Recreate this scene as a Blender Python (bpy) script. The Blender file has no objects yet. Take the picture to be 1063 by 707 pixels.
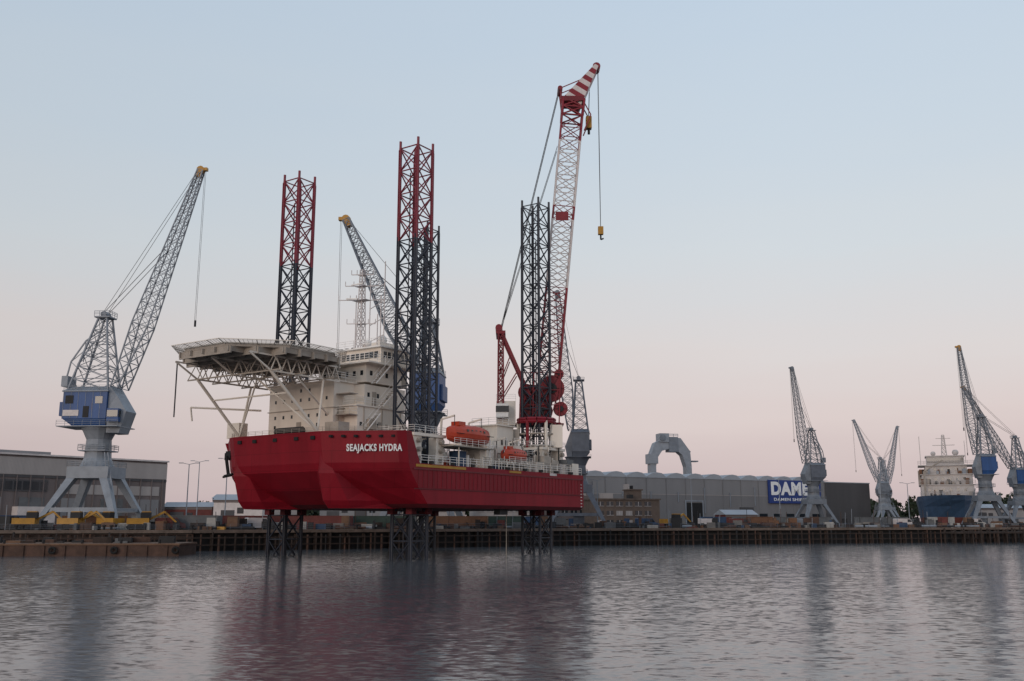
import bpy, math, random
from mathutils import Vector, Matrix
random.seed(7)
S=bpy.context.scene
S.view_settings.view_transform='Standard'; S.view_settings.look='None'; S.view_settings.exposure=0
R=random.uniform
# ------------------------------------------------------------ materials
def mat(name,col,rough=.55,metal=0.,var=.25,scale=.6,streak=False,rust=0.,corr=0.,rustcol=(.16,.07,.035),spec=.4,seams=None):
    m=bpy.data.materials.new(name); m.use_nodes=True
    nt=m.node_tree; N=nt.nodes; L=nt.links
    b=N['Principled BSDF']; b.inputs['Roughness'].default_value=rough; b.inputs['Metallic'].default_value=metal
    b.inputs['Specular IOR Level'].default_value=spec
    tc=N.new('ShaderNodeTexCoord'); mp=N.new('ShaderNodeMapping'); L.new(tc.outputs['Object'],mp.inputs['Vector'])
    mp.inputs['Scale'].default_value=(1,1,.12) if streak else (1,1,1)
    n=N.new('ShaderNodeTexNoise'); n.inputs['Scale'].default_value=scale; n.inputs['Detail'].default_value=6; n.inputs['Roughness'].default_value=.65
    L.new(mp.outputs[0],n.inputs['Vector'])
    mr=N.new('ShaderNodeMapRange'); mr.inputs[1].default_value=.3; mr.inputs[2].default_value=.7; mr.inputs[3].default_value=1-var; mr.inputs[4].default_value=1+var*.5
    L.new(n.outputs['Fac'],mr.inputs[0])
    sc=N.new('ShaderNodeVectorMath'); sc.operation='SCALE'; sc.inputs[0].default_value=col; L.new(mr.outputs[0],sc.inputs['Scale'])
    out=sc.outputs[0]
    if seams:
        br=N.new('ShaderNodeTexBrick'); br.inputs['Scale'].default_value=1; br.inputs['Brick Width'].default_value=seams[0]; br.inputs['Row Height'].default_value=seams[1]
        br.inputs['Mortar Size'].default_value=.04; br.inputs['Color1'].default_value=(1,1,1,1); br.inputs['Color2'].default_value=(.88,.88,.88,1); br.inputs['Mortar'].default_value=(.66,.66,.66,1)
        cx=N.new('ShaderNodeSeparateXYZ'); L.new(tc.outputs['Object'],cx.inputs[0]); ad=N.new('ShaderNodeMath'); ad.operation='SUBTRACT'; L.new(cx.outputs[0],ad.inputs[0]); L.new(cx.outputs[1],ad.inputs[1])
        cb=N.new('ShaderNodeCombineXYZ'); L.new(ad.outputs[0],cb.inputs[0]); L.new(cx.outputs[2],cb.inputs[1]); L.new(cb.outputs[0],br.inputs['Vector'])
        mm=N.new('ShaderNodeVectorMath'); mm.operation='MULTIPLY'; L.new(out,mm.inputs[0]); L.new(br.outputs['Color'],mm.inputs[1]); out=mm.outputs[0]
    if rust>0:
        n2=N.new('ShaderNodeTexNoise'); n2.inputs['Scale'].default_value=scale*2.3; n2.inputs['Detail'].default_value=8; n2.inputs['Roughness'].default_value=.7
        L.new(mp.outputs[0],n2.inputs['Vector'])
        r2=N.new('ShaderNodeMapRange'); r2.inputs[1].default_value=.68-rust*.25; r2.inputs[2].default_value=.78-rust*.2; r2.inputs[3].default_value=0; r2.inputs[4].default_value=.75
        L.new(n2.outputs['Fac'],r2.inputs[0])
        mx=N.new('ShaderNodeMix'); mx.data_type='RGBA'; L.new(r2.outputs[0],mx.inputs[0]); L.new(out,mx.inputs[6]); mx.inputs[7].default_value=(*rustcol,1); out=mx.outputs[2]
    L.new(out,b.inputs['Base Color'])
    if corr>0:
        w=N.new('ShaderNodeTexWave'); w.bands_direction='X'; w.inputs['Scale'].default_value=corr; L.new(tc.outputs['Object'],w.inputs['Vector'])
        bp=N.new('ShaderNodeBump'); bp.inputs['Strength'].default_value=.5; bp.inputs['Distance'].default_value=.06; L.new(w.outputs['Fac'],bp.inputs['Height']); L.new(bp.outputs[0],b.inputs['Normal'])
    return m
M={}
def dm(k,*a,**kw): M[k]=mat(k,*a,**kw)
dm('hull_red',(.245,.0075,.018),.5,var=.22,scale=.35,streak=True,rust=.15,rustcol=(.10,.012,.016),seams=(7.5,2.3),spec=.22)
dm('hull_red_d',(.15,.008,.015),.5,var=.22)
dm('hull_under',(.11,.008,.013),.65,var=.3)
dm('leg_red',(.22,.018,.036),.5,var=.3,rust=.2)
dm('leg_dark',(.022,.027,.042),.5,var=.3)
dm('crane_red',(.22,.010,.020),.45,var=.25,rust=.1)
dm('cream',(.76,.68,.59),.5,var=.14,scale=.4,streak=True,rust=.12,rustcol=(.48,.36,.25))
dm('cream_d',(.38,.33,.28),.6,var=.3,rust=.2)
dm('white',(.80,.76,.72),.45,var=.12,streak=True)
dm('white_b',(.60,.54,.52),.5,var=.2)
dm('deck',(.12,.13,.11),.8,var=.3)
dm('glass',(.02,.025,.03),.12,var=.1,spec=.6)
dm('dark',(.02,.02,.022),.7,var=.3)
dm('black',(.012,.012,.013),.8,var=.2)
dm('cable',(.05,.05,.055),.6,var=.1)
dm('orange',(.46,.05,.02),.4,var=.2)
dm('yellow',(.42,.21,.025),.5,var=.25,rust=.25)
dm('c_grey',(.24,.265,.30),.5,var=.2,rust=.1)
dm('c_grey2',(.16,.18,.21),.5,var=.25,rust=.15)
dm('c_grey3',(.11,.125,.155),.5,var=.25,rust=.15)
dm('c_blue',(.022,.075,.22),.5,var=.3,streak=True,rust=.12)
dm('sign_blue',(.012,.04,.19),.4,var=.06)
dm('sign_white',(.8,.8,.8),.4,var=.03)
dm('clad_grey',(.24,.235,.24),.6,var=.14,scale=.12,streak=True,corr=1.2,spec=.2)
dm('clad_grey_d',(.20,.195,.20),.6,var=.14,scale=.12,streak=True,corr=1.2,spec=.2)
dm('clad_dark',(.085,.082,.085),.6,var=.15,scale=.2,streak=True,corr=1.2,spec=.2)
dm('clad_light',(.36,.325,.31),.55,var=.14,scale=.2,streak=True,corr=1.0)
dm('clad_brown',(.16,.13,.125),.6,var=.2,scale=.2,streak=True,corr=1.0)
dm('roof',(.33,.35,.38),.6,var=.12,scale=.2)
dm('brick',(.17,.125,.10),.85,var=.25,seams=(.6,.25))
dm('concrete',(.20,.185,.17),.85,var=.35,scale=.5)
dm('ground',(.12,.11,.10),.9,var=.4,scale=.12)
dm('timber',(.042,.029,.024),.85,var=.5,scale=1.5,streak=True)
dm('coping',(.14,.105,.085),.85,var=.45,scale=.8,rust=.2)
dm('rusty',(.085,.047,.034),.8,var=.45,scale=.8,rust=.4)
dm('rim',(.16,.09,.055),.8,var=.4)
dm('rubber',(.015,.015,.015),.85)
dm('leaf',(.035,.05,.028),.8,var=.5,scale=.4)
dm('ct_red',(.14,.035,.03),.65,var=.3,rust=.3,corr=2.2)
dm('ct_blue',(.035,.07,.14),.65,var=.3,rust=.3,corr=2.2)
dm('ct_orange',(.17,.08,.042),.65,var=.3,rust=.3,corr=2.2)
dm('ct_white',(.40,.385,.36),.65,var=.25,rust=.25,corr=2.2)
dm('ct_green',(.045,.075,.06),.65,var=.3,rust=.3,corr=2.2)
dm('ct_grey',(.12,.125,.13),.65,var=.3,rust=.25,corr=2.2)
dm('ship_blue',(.035,.07,.13),.5,var=.25,streak=True,rust=.25)
dm('ship_boot',(.16,.05,.04),.6,var=.3,rust=.2)
dm('ship_white',(.50,.46,.44),.55,var=.2,rust=.15)
# ------------------------------------------------------------ mesh builder
class MB:
    def __init__(s): s.v=[];s.f=[];s.m=[];s.ms=[]
    def mi(s,k):
        if k not in s.ms: s.ms.append(k)
        return s.ms.index(k)
    def add(s,vs,fs,k):
        o=len(s.v); s.v+= [Vector(a) for a in vs]; i=s.mi(k)
        for f in fs: s.f.append([o+j for j in f]); s.m.append(i)
    def box(s,x0,x1,y0,y1,z0,z1,k):
        s.add([(x0,y0,z0),(x1,y0,z0),(x1,y1,z0),(x0,y1,z0),(x0,y0,z1),(x1,y0,z1),(x1,y1,z1),(x0,y1,z1)],
              [(3,2,1,0),(4,5,6,7),(0,1,5,4),(1,2,6,5),(2,3,7,6),(3,0,4,7)],k)
    def beam(s,p,q,r,k,n=4,r2=None,cap=False):
        p=Vector(p);q=Vector(q);d=q-p
        if d.length<1e-6:return
        d.normalize(); a=Vector((0,0,1)) if abs(d.z)<.9 else Vector((1,0,0))
        u=d.cross(a).normalized(); w=d.cross(u); r2=r if r2 is None else r2
        vs=[];off=math.pi/4 if n==4 else 0
        for (c,rr) in((p,r),(q,r2)):
            for i in range(n):
                t=off+2*math.pi*i/n; vs.append(c+(u*math.cos(t)+w*math.sin(t))*rr)
        fs=[(i,(i+1)%n,n+(i+1)%n,n+i) for i in range(n)]
        if cap or n>6: fs+=[tuple(range(n))[::-1],tuple(range(n,2*n))]
        s.add(vs,fs,k)
    def loft(s,rings,k,cap=True):
        n=len(rings[0]);vs=[p for r in rings for p in r];fs=[]
        for j in range(len(rings)-1):
            for i in range(n):
                fs.append((j*n+i,j*n+(i+1)%n,(j+1)*n+(i+1)%n,(j+1)*n+i))
        if cap: fs+=[tuple(range(n))[::-1],tuple(range((len(rings)-1)*n,len(rings)*n))]
        s.add(vs,fs,k)
    def lattice(s,p,q,a0,a1,n,rc,rb,k,u=None,b0=None,b1=None,X=True,kfun=None):
        p=Vector(p);q=Vector(q);d=(q-p).normalized()
        u=Vector(u) if u else (Vector((0,1,0)) if abs(d.y)<.9 else Vector((1,0,0)))
        u=(u-d*u.dot(d)).normalized(); w=d.cross(u)
        b0=a0 if b0 is None else b0; b1=a1 if b1 is None else b1
        def cs(t):
            c=p.lerp(q,t);a=(a0+(a1-a0)*t)/2;b=(b0+(b1-b0)*t)/2
            return [c+u*a+w*b,c-u*a+w*b,c-u*a-w*b,c+u*a-w*b]
        prev=cs(0)
        for i in range(n):
            kk=kfun((i+.5)/n) if kfun else k
            cur=cs((i+1)/n)
            for j in range(4):
                s.beam(prev[j],cur[j],rc,kk,5)
                j2=(j+1)%4
                s.beam(cur[j],cur[j2],rb,kk)
                if X or i%2==0: s.beam(prev[j],cur[j2],rb,kk)
                if X or i%2==1: s.beam(prev[j2],cur[j],rb,kk)
            prev=cur
        for j in range(4): 
            c=cs(0); s.beam(c[j],c[(j+1)%4],rb,kfun(0) if kfun else k)
    def rail(s,pts,k='white',h=1.1,sp=1.6,r=.035):
        for a,b in zip(pts[:-1],pts[1:]):
            a=Vector(a);b=Vector(b);L=(b-a).length;n=max(1,int(L/sp))
            for i in range(n+1):
                c=a.lerp(b,i/n); s.beam(c,c+Vector((0,0,h)),r,k)
            for hh in(.4*h,.72*h,h): s.beam(a+Vector((0,0,hh)),b+Vector((0,0,hh)),r,k)
    def build(s,name,parent=None,inv=None,smooth=False):
        vs=[(inv@v) for v in s.v] if inv else s.v
        me=bpy.data.meshes.new(name); me.from_pydata([tuple(v) for v in vs],[],s.f)
        for k in s.ms: me.materials.append(M[k])
        me.polygons.foreach_set('material_index',s.m)
        if smooth: me.polygons.foreach_set('use_smooth',[True]*len(s.f))
        me.update()
        o=bpy.data.objects.new(name,me); S.collection.objects.link(o)
        if parent: o.parent=parent
        return o
def empty(name,loc=(0,0,0),rz=0,sc=1):
    e=bpy.data.objects.new(name,None); S.collection.objects.link(e); e.location=loc; e.rotation_euler=(0,0,rz); e.scale=(sc,)*3; e.empty_display_size=.5
    return e
def text(body,name,parent,mtx,width,size,k,extr=.02,off=.018):
    c=bpy.data.curves.new(name,'FONT'); c.body=body; c.size=size; c.extrude=extr; c.align_x='CENTER'; c.align_y='CENTER'; c.offset=size*off
    c.space_character=1.12
    o=bpy.data.objects.new(name,c); S.collection.objects.link(o); c.materials.append(M[k])
    bpy.context.view_layer.update(); w=o.dimensions.x
    o.parent=parent; o.matrix_local=mtx@Matrix.Diagonal((width/w,1,1,1))
    return o
# ------------------------------------------------------------ camera
H=5.0; th=math.atan(.1875)
cam=bpy.data.cameras.new('camera'); co=bpy.data.objects.new('camera',cam); S.collection.objects.link(co); S.camera=co
co.location=(0,0,H); co.rotation_euler=(math.pi/2+th,0,0); cam.lens=36*1000/1063; cam.sensor_width=36; cam.clip_end=20000; cam.clip_start=.5
# ------------------------------------------------------------ world + sun
W=bpy.data.worlds.new('World'); S.world=W; W.use_nodes=True; nt=W.node_tree;N=nt.nodes;L=nt.links
bg=N['Background']
sunaz=math.radians(208); sunel=math.radians(8)
sky=N.new('ShaderNodeTexSky'); sky.sky_type='NISHITA'; sky.sun_disc=False; sky.sun_elevation=sunel; sky.sun_rotation=sunaz; sky.air_density=1.0; sky.dust_density=2.0
tc=N.new('ShaderNodeTexCoord'); nv=N.new('ShaderNodeVectorMath'); nv.operation='NORMALIZE'; L.new(tc.outputs['Generated'],nv.inputs[0])
sp=N.new('ShaderNodeSeparateXYZ'); L.new(nv.outputs[0],sp.inputs[0])
cl=N.new('ShaderNodeTexNoise'); cl.inputs['Scale'].default_value=2.6; cl.inputs['Detail'].default_value=6
mpc=N.new('ShaderNodeMapping'); mpc.inputs['Scale'].default_value=(1,1,7); L.new(nv.outputs[0],mpc.inputs[0]); L.new(mpc.outputs[0],cl.inputs['Vector'])
ma=N.new('ShaderNodeMath'); ma.operation='MULTIPLY_ADD'; L.new(cl.outputs['Fac'],ma.inputs[0]); ma.inputs[1].default_value=.08
L.new(sp.outputs['Z'],ma.inputs[2])
mb=N.new('ShaderNodeMath'); mb.operation='SUBTRACT'; L.new(ma.outputs[0],mb.inputs[0]); mb.inputs[1].default_value=.04
cr=N.new('ShaderNodeValToRGB'); L.new(mb.outputs[0],cr.inputs[0])
def lin(c): return tuple(((x/255)/12.92 if x/255<.04045 else ((x/255+.055)/1.055)**2.4) for x in c)+(1,)
E=[(0.0,(194,179,183)),(.035,(206,188,189)),(.10,(220,205,203)),(.17,(221,214,213)),(.26,(212,218,223)),(.37,(203,215,226)),(.50,(195,211,227)),(1,(165,184,210))]
el=cr.color_ramp.elements
while len(el)>1: el.remove(el[0])
el[0].position=E[0][0]; el[0].color=lin(E[0][1])
for p,c in E[1:]:
    e=el.new(p); e.color=lin(c)
mr=N.new('ShaderNodeMapRange'); L.new(sp.outputs['X'],mr.inputs[0]); mr.inputs[1].default_value=-.6; mr.inputs[2].default_value=.25; mr.inputs[3].default_value=.9; mr.inputs[4].default_value=1.03
vs=N.new('ShaderNodeVectorMath'); vs.operation='SCALE'; L.new(cr.outputs[0],vs.inputs[0]); L.new(mr.outputs[0],vs.inputs['Scale'])
v10=N.new('ShaderNodeVectorMath'); v10.operation='SCALE'; L.new(vs.outputs[0],v10.inputs[0]); v10.inputs['Scale'].default_value=10.0
mx=N.new('ShaderNodeMix'); mx.data_type='RGBA'; mx.inputs[0].default_value=.94; L.new(sky.outputs[0],mx.inputs[6]); L.new(v10.outputs[0],mx.inputs[7])
L.new(mx.outputs[2],bg.inputs['Color']); bg.inputs['Strength'].default_value=.1
sl=bpy.data.lights.new('sun','SUN'); sl.energy=1.05; sl.angle=math.radians(28); sl.color=(1,.86,.76)
so=bpy.data.objects.new('sun',sl); S.collection.objects.link(so)
dv=Vector((math.sin(sunaz)*math.cos(sunel),math.cos(sunaz)*math.cos(sunel),math.sin(sunel)))
so.rotation_euler=dv.to_track_quat('Z','Y').to_euler()
# ------------------------------------------------------------ water
wm=bpy.data.materials.new('water'); wm.use_nodes=True; nt=wm.node_tree;N=nt.nodes;L=nt.links; b=N['Principled BSDF']
b.inputs['Base Color'].default_value=(.085,.088,.092,1); b.inputs['Roughness'].default_value=.14; b.inputs['IOR'].default_value=1.36
g=N.new('ShaderNodeNewGeometry')
def nz(scale,vec,detail,rot=0):
    mp=N.new('ShaderNodeMapping'); mp.inputs['Scale'].default_value=vec; mp.inputs['Rotation'].default_value=(0,0,rot); L.new(g.outputs['Position'],mp.inputs[0])
    n=N.new('ShaderNodeTexNoise'); n.inputs['Scale'].default_value=scale; n.inputs['Detail'].default_value=detail; L.new(mp.outputs[0],n.inputs['Vector']); return n
n1=nz(3.2,(.6,1.0,1),4,.25); n2=nz(.6,(.6,1,1),2,-.3); n3=nz(.022,(.5,1,1),3)
def sub(n,amp):
    a=N.new('ShaderNodeVectorMath'); a.operation='SUBTRACT'; L.new(n.outputs['Color'],a.inputs[0]); a.inputs[1].default_value=(.5,.5,.5)
    c=N.new('ShaderNodeVectorMath'); c.operation='MULTIPLY'; L.new(a.outputs[0],c.inputs[0]); c.inputs[1].default_value=(amp*.7,amp,0); return c
a1=sub(n1,.34); a2=sub(n2,.075)
mr=N.new('ShaderNodeMapRange'); L.new(n3.outputs['Fac'],mr.inputs[0]); mr.inputs[1].default_value=.35; mr.inputs[2].default_value=.65; mr.inputs[3].default_value=.55; mr.inputs[4].default_value=1.1
sc=N.new('ShaderNodeVectorMath'); sc.operation='SCALE'; L.new(a1.outputs[0],sc.inputs[0]); L.new(mr.outputs[0],sc.inputs['Scale'])
s1=N.new('ShaderNodeVectorMath'); s1.operation='ADD'; L.new(sc.outputs[0],s1.inputs[0]); L.new(a2.outputs[0],s1.inputs[1])
s2=N.new('ShaderNodeVectorMath'); s2.operation='ADD'; L.new(s1.outputs[0],s2.inputs[0]); s2.inputs[1].default_value=(0,0,1)
nn=N.new('ShaderNodeVectorMath'); nn.operation='NORMALIZE'; L.new(s2.outputs[0],nn.inputs[0]); L.new(nn.outputs[0],b.inputs['Normal'])
M['water']=wm
w=MB(); w.add([(-7000,-600,0),(7000,-600,0),(7000,9000,0),(-7000,9000,0)],[(0,1,2,3)],'water'); w.build('water')
# ------------------------------------------------------------ ground / quay
QZ=3.4
Q=[(-900,120),(-110,158),(-54,166),(14,205),(125,240),(180,262),(900,330)]
g=MB(); ng=len(Q)
g.add([(x,y,QZ) for x,y in Q]+[(7000,900,QZ),(7000,9000,QZ),(-7000,9000,QZ),(-7000,400,QZ)],[tuple(range(ng+4))],'ground')
g.build('ground')
e=empty('quay_wall')
f=MB()
for (x0,y0),(x1,y1) in zip(Q[:-1],Q[1:]):
    f.add([(x0,y0+.9,-4),(x1,y1+.9,-4),(x1,y1+.9,QZ-.02),(x0,y0+.9,QZ-.02)],[(0,1,2,3)],'black')  # black sheet stands in for the shade in the voids beneath the quay
f.build('void_shade_wall',e)
f=MB(); p=MB(); bo=MB()
for (x0,y0),(x1,y1) in zip(Q[:-1],Q[1:]):
    a=Vector((x0,y0,0)); c=Vector((x1,y1,0)); 
    Ls=(c-a).length; d=(c-a).normalized(); n=Vector((d.y,-d.x,0))
    z0,z1=QZ-.4,QZ+.14
    vs=[]
    for q in(a,c):
        for (o,z) in((.25,z0),(-1.2,z0),(-1.2,z1),(.25,z1)): vs.append(q+n*o+Vector((0,0,z)))
    f.loft([vs[:4],vs[4:]],'coping')
    t=0
    while t<Ls:
        q=a+d*t
        if -160<q.x<230:
            h=R(2.3,3.2)
            p.beam(q+n*.15+Vector((0,0,-3)),q+n*.15+Vector((0,0,h)),R(.13,.22),random.choice(['timber','timber','dark','rusty']),7)
            if int(t)%3==0: p.beam(q-n*.6+Vector((0,0,-3)),q-n*.6+Vector((0,0,2.8)),.3,'timber',6)
            if int(t/2)%7==0:
                bo.beam(q-n*.6+Vector((0,0,QZ+.14)),q-n*.6+Vector((0,0,QZ+.75)),.22,'dark',8)
                bo.beam(q-n*.6+Vector((0,0,QZ+.75)),q-n*.6+Vector((0,0,QZ+.95)),.36,'dark',8)
        t+=R(.8,2.1)
    for z in(1.0,2.2):
        p.beam(a+n*.3+Vector((0,0,z)),c+n*.3+Vector((0,0,z)),.13,'timber')
f.build('coping',e); p.build('fender_piles',e); bo.build('bollards',e)
# ------------------------------------------------------------ pontoon
e=empty('pontoon',(-80,141.5,0),math.radians(4))
b_=MB(); b_.box(-35,31.5,0,10,-.8,1.55,'rusty'); b_.box(-35.1,31.6,-.12,10.1,1.552,1.8,'rim'); b_.build('hull',e)
b_=MB()
for i in range(23):
    x=-34+i*2.9
    b_.box(x,x+.12,-.2,-.02,-.3,1.5,'rusty')
    for j in range(8):
        a=2*math.pi*j/8;a2=2*math.pi*(j+1)/8
        if i%3==1: b_.beam((x+1.3+.42*math.cos(a),-.4,.85+.42*math.sin(a)),(x+1.3+.42*math.cos(a2),-.4,.85+.42*math.sin(a2)),.17,'rubber',5)
for i in range(12): b_.beam((-32+i*5.5,.6,1.81),(-32+i*5.5,.6,2.35),.2,'dark',8)
b_.build('fenders',e)
b_=MB()
for i in range(45):
    x=R(-34,28);l=R(.6,3.2); y=R(3,8); b_.box(x,x+l,y,y+R(.5,1.5),1.805,1.85+R(.1,1.1),random.choice(['rusty','dark','dark','timber','ct_grey','rusty','rim']))
b_.rail([(-34,9.6,1.8),(31,9.6,1.8)],'rusty',1.1,2.5,.04)
b_.build('deck_gear',e)

# ------------------------------------------------------------ JACK-UP VESSEL
rz=math.atan2(.825,.565)
V=empty('jack_up_vessel',(-13.8,132,0),rz)
VM=Matrix.Translation((-13.8,132,0))@Matrix.Rotation(rz,4,'Z'); VI=VM.inverted()
def ring(z,fr,ta,tb,sn,sf,t0,t1,se):
    P=[(se,t0),(sn,t0),(sn-.35*(sn-fr)*.5,t0+.25*(ta-t0)*.35),( (sn+fr)/2,(t0+ta)/2),(fr+.5,ta-.75),(fr,ta+.6),(fr-.12,(ta+tb)/2),(fr,tb-.6),(fr+.5,tb+.75),((sf+fr)/2,(t1+tb)/2),(sf,t1),(se,t1)]
    return [(x,y,z) for x,y in P]
h=MB()
low=[ring(6.7,-5.0,5,19,-3,-1.7,-5.6,29.6,35.6),ring(7.2,-6.2,4.8,19.2,-3.6,-2.1,-6,30,36.2),ring(9,-9.6,4,20,-5.2,-3.6,-6,30,36.2),ring(11.3,-12.5,3.3,20.7,-7.0,-5.4,-6,30,36.2),ring(12.3,-12.9,3.1,20.9,-7.4,-5.8,-6,30,36.2)]
h.loft(low[:2],'hull_under'); h.loft(low[1:],'hull_red')  # underside coloured darker red to deepen the shade of the bow recess
def fc(z,fr,ta,tb,sn,sf,se): return ring(z,fr,ta,tb,sn,sf,-6,30,se)
h.loft([fc(12.304,-12.9,3.1,20.9,-7.4,-5.8,-5.2),fc(16.3,-13.5,3,21,-8,-6.5,-7)],'hull_red')
for t0,hw in((3.9,4.6),(20.1,4.6)):
    h.loft([[(-11.4,t0,6.62),(-9.3,t0-hw*.45,6.62),(-3,t0-hw,6.62),(-3,t0+hw,6.62),(-9.3,t0+hw*.45,6.62)],
            [(-12.3,t0,7.6),(-10.2,t0-hw*.48,7.6),(-3,t0-hw*1.02,7.6),(-3,t0+hw*1.02,7.6),(-10.2,t0+hw*.48,7.6)],
            [(-13.3,t0,11.0),(-12.0,t0-hw*.34,11.0),(-4,t0-hw*.7,11.0),(-4,t0+hw*.7,11.0),(-12.,t0+hw*.34,11.0)],
            [(-13.1,t0,13.6),(-12.7,t0-.4,13.6),(-5,t0-.6,13.6),(-5,t0+.6,13.6),(-12.7,t0+.4,13.6)]],'hull_red')
h.build('hull',V)
h=MB()
h.box(-4.5,35.9,-5.7,29.7,12.305,12.33,'deck'); 
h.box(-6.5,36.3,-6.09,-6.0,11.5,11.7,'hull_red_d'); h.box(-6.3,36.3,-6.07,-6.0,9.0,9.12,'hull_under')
for i in range(43): h.box(-5.5+i*.975,-5.44+i*.975,-6.05,-6,9.2,11.5,'hull_red_d')
h.box(-6,4.5,-6.06,-5.9,11.85,12.2,'yellow'); h.box(15,18,-6.06,-5.9,11.9,12.2,'yellow'); h.box(26,28,-6.04,-5.9,11.9,12.28,'white_b')
for i in range(9): h.box(-3+i*4.4,-2.7+i*4.4,-6.3,-5.6,12.31,12.7,'dark')
# draught marks
for z in range(8): h.box(35.3,35.7,-6.03,-6.0,7.2+z*.5,7.35+z*.5,'white_b')
h.build('deck_and_strakes',V)
h=MB()
h.rail([(-4.8,-5.8,12.33),(36,-5.8,12.33),(36,29.8,12.33),(-4,29.8,12.33)],'white',1.1,1.5,.04)
h.rail([(-7.2,-5.7,16.3),(-7.9,-5.7,16.3),(-13,2.6,16.3),(-13.2,3.6,16.3),(-13.3,12,16.3),(-13.2,20.5,16.3),(-12.8,21.5,16.3),(-6.7,29.5,16.3)],'cream_d',.6,1.4,.025)
h.build('railings',V)
h=MB()
for t in(23,26):
    s_=-12.9+(t-21)*.75
    h.beam((s_-.9,t,13.9),(s_-.3,t,11.2),.14,'black',6); h.beam((s_-.5,t-.9,11.4),(s_-.4,t+.9,11.2),.17,'black',6)
    h.box(s_-.7,s_+.2,t-.5,t+.5,13.6,14.6,'black')
for t in(5,8,12,16,19): h.box(-13.62,-13.2,t-.35,t+.35,15.3,15.75,'black')
for i in range(6):
    q=.1+i*.155; h.box(-13.5+5.3*q-.35,-13.5+5.3*q,3-8.9*q-.2,3-8.9*q+.25,15.45,15.75,'black')
h.build('fairleads_and_anchors',V)
def lv(fr): return Vector((-12.9-.6*fr,3.1-.1*fr,0)),Vector((-7.4-.6*fr,-6,0))
a,c=lv(.42); u=(c-a).normalized(); n=Vector((u.y,-u.x,0)); up=(n*.12+Vector((0,0,1))).normalized()
n3_=u.cross(up)
ctr=a.lerp(c,.60)+n3_*.38+Vector((0,0,14.15))
mt=Matrix(((u.x,up.x,n3_.x,ctr.x),(u.y,up.y,n3_.y,ctr.y),(u.z,up.z,n3_.z,ctr.z),(0,0,0,1)))
text('SEAJACKS HYDRA','name_lettering',V,mt,7.1,1.2,'sign_white',.05,.03)
# legs
LT=57.8
def leg(x,y,red,nm):
    m=MB()
    kf=(lambda t: 'leg_red' if -8+t*(LT+8)>44.5 else 'leg_dark') if red else (lambda t:'leg_dark')
    m.lattice((x,y,-8),(x,y,LT),3.3,3.3,19,.22,.10,'leg_dark',u=(1,0,0),kfun=kf)
    k='leg_red' if red else 'leg_dark'
    for dx in(-1.65,1.65):
        for dy in(-1.65,1.65):
            m.beam((x+dx,y+dy,LT),(x+dx,y+dy,LT+1.1),.2,k,5)
            m.box(x+dx-.32,x+dx+.32,y+dy-.06,y+dy+.06,-4,44.5 if red else LT-.3,'leg_dark')
            if red: m.box(x+dx-.32,x+dx+.32,y+dy-.06,y+dy+.06,44.5,LT-.3,'leg_red')
    m.beam((x,y,8),(x,y,LT-6),.1,'leg_dark',5); m.beam((x+.5,y+1.5,-4),(x+.5,y+1.5,LT-3),.09,'leg_dark',5)
    m.build(nm,V)
leg(0,0,True,'leg_near_bow'); leg(0,24.1,True,'leg_far_bow'); leg(31.5,24.1,False,'leg_far_stern'); leg(31.5,0,False,'leg_near_stern')
h=MB()
for (x,y) in((0,0),(0,24.1),(31.5,24.1),(31.5,0)):
    for dx in(-1,1):
        for dy in(-1,1):
            cx,cy=x+dx*2.35,y+dy*2.35
            h.box(cx-.8,cx+.8,cy-.8,cy+.8,12.34,16.2,'cream')
            for z in(13.2,14.4,15.6):
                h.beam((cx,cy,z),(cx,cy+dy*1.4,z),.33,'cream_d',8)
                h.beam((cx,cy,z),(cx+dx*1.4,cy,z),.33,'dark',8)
    h.box(x-3.4,x+3.4,y-3.4,y-2.8,16.2,16.6,'cream'); h.box(x-3.4,x+3.4,y+2.8,y+3.4,16.2,16.6,'cream')
    h.box(x-3.4,x-2.8,y-2.8,y+2.8,16.2,16.6,'cream'); h.box(x+2.8,x+3.4,y-2.8,y+2.8,16.2,16.6,'cream')
    h.rail([(x-3.4,y-3.4,16.6),(x+3.4,y-3.4,16.6),(x+3.4,y+3.4,16.6),(x-3.4,y+3.4,16.6),(x-3.4,y-3.4,16.6)],'white',1,1.8,.035)
h.build('jacking_houses',V)
# superstructure
h=MB()
h.box(-9,3,6,18.5,12.35,23.5,'cream'); 
h.box(-9.15,3.1,5.8,18.7,19.9,20.0,'cream_d'); h.box(-9.2,3.2,5.7,18.8,23.5,23.7,'cream')
h.box(-7,2.4,3.5,6,12.35,20.2,'cream'); h.box(-7.4,2.6,3.3,5.95,20.2,20.4,'cream')
h.box(-5,3.4,4.2,6,20.4,23.4,'cream')
h.box(-5,3.5,4.0,13,23.7,26.2,'cream'); h.box(-6,4.2,2.6,13.6,26.2,26.4,'cream')
h.box(-3,4,3.2,11,26.4,28.7,'cream'); h.box(-3.6,4.4,2.8,11.4,28.7,28.9,'white')
h.box(-.2,3.6,6,9.5,28.9,30.2,'cream')
h.box(.5,2.6,12,16,23.7,28.3,'cream_d')
for y in(12.8,14,15.2): h.beam((1.5,y,28.3),(1.5,y,30.2),.3,'dark',8)
h.box(-2.5,2.8,18.5,22.5,12.35,15.8,'cream')
h.box(3.4,9,6,16,12.35,17.5,'cream'); h.box(3.6,7,7,14,17.5,20.3,'cream')
for z in(18.9,21.7): h.box(-8.6,-7.05,3.4,5.9,z,z+.12,'cream_d')
h.box(-5.2,-3.8,3.0,3.5,17.2,18.6,'cream_d'); h.box(-.8,.6,3.0,3.5,13,15.4,'white_b'); h.box(-9.6,-9,14.5,16,16.4,17.4,'cream_d')
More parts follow.
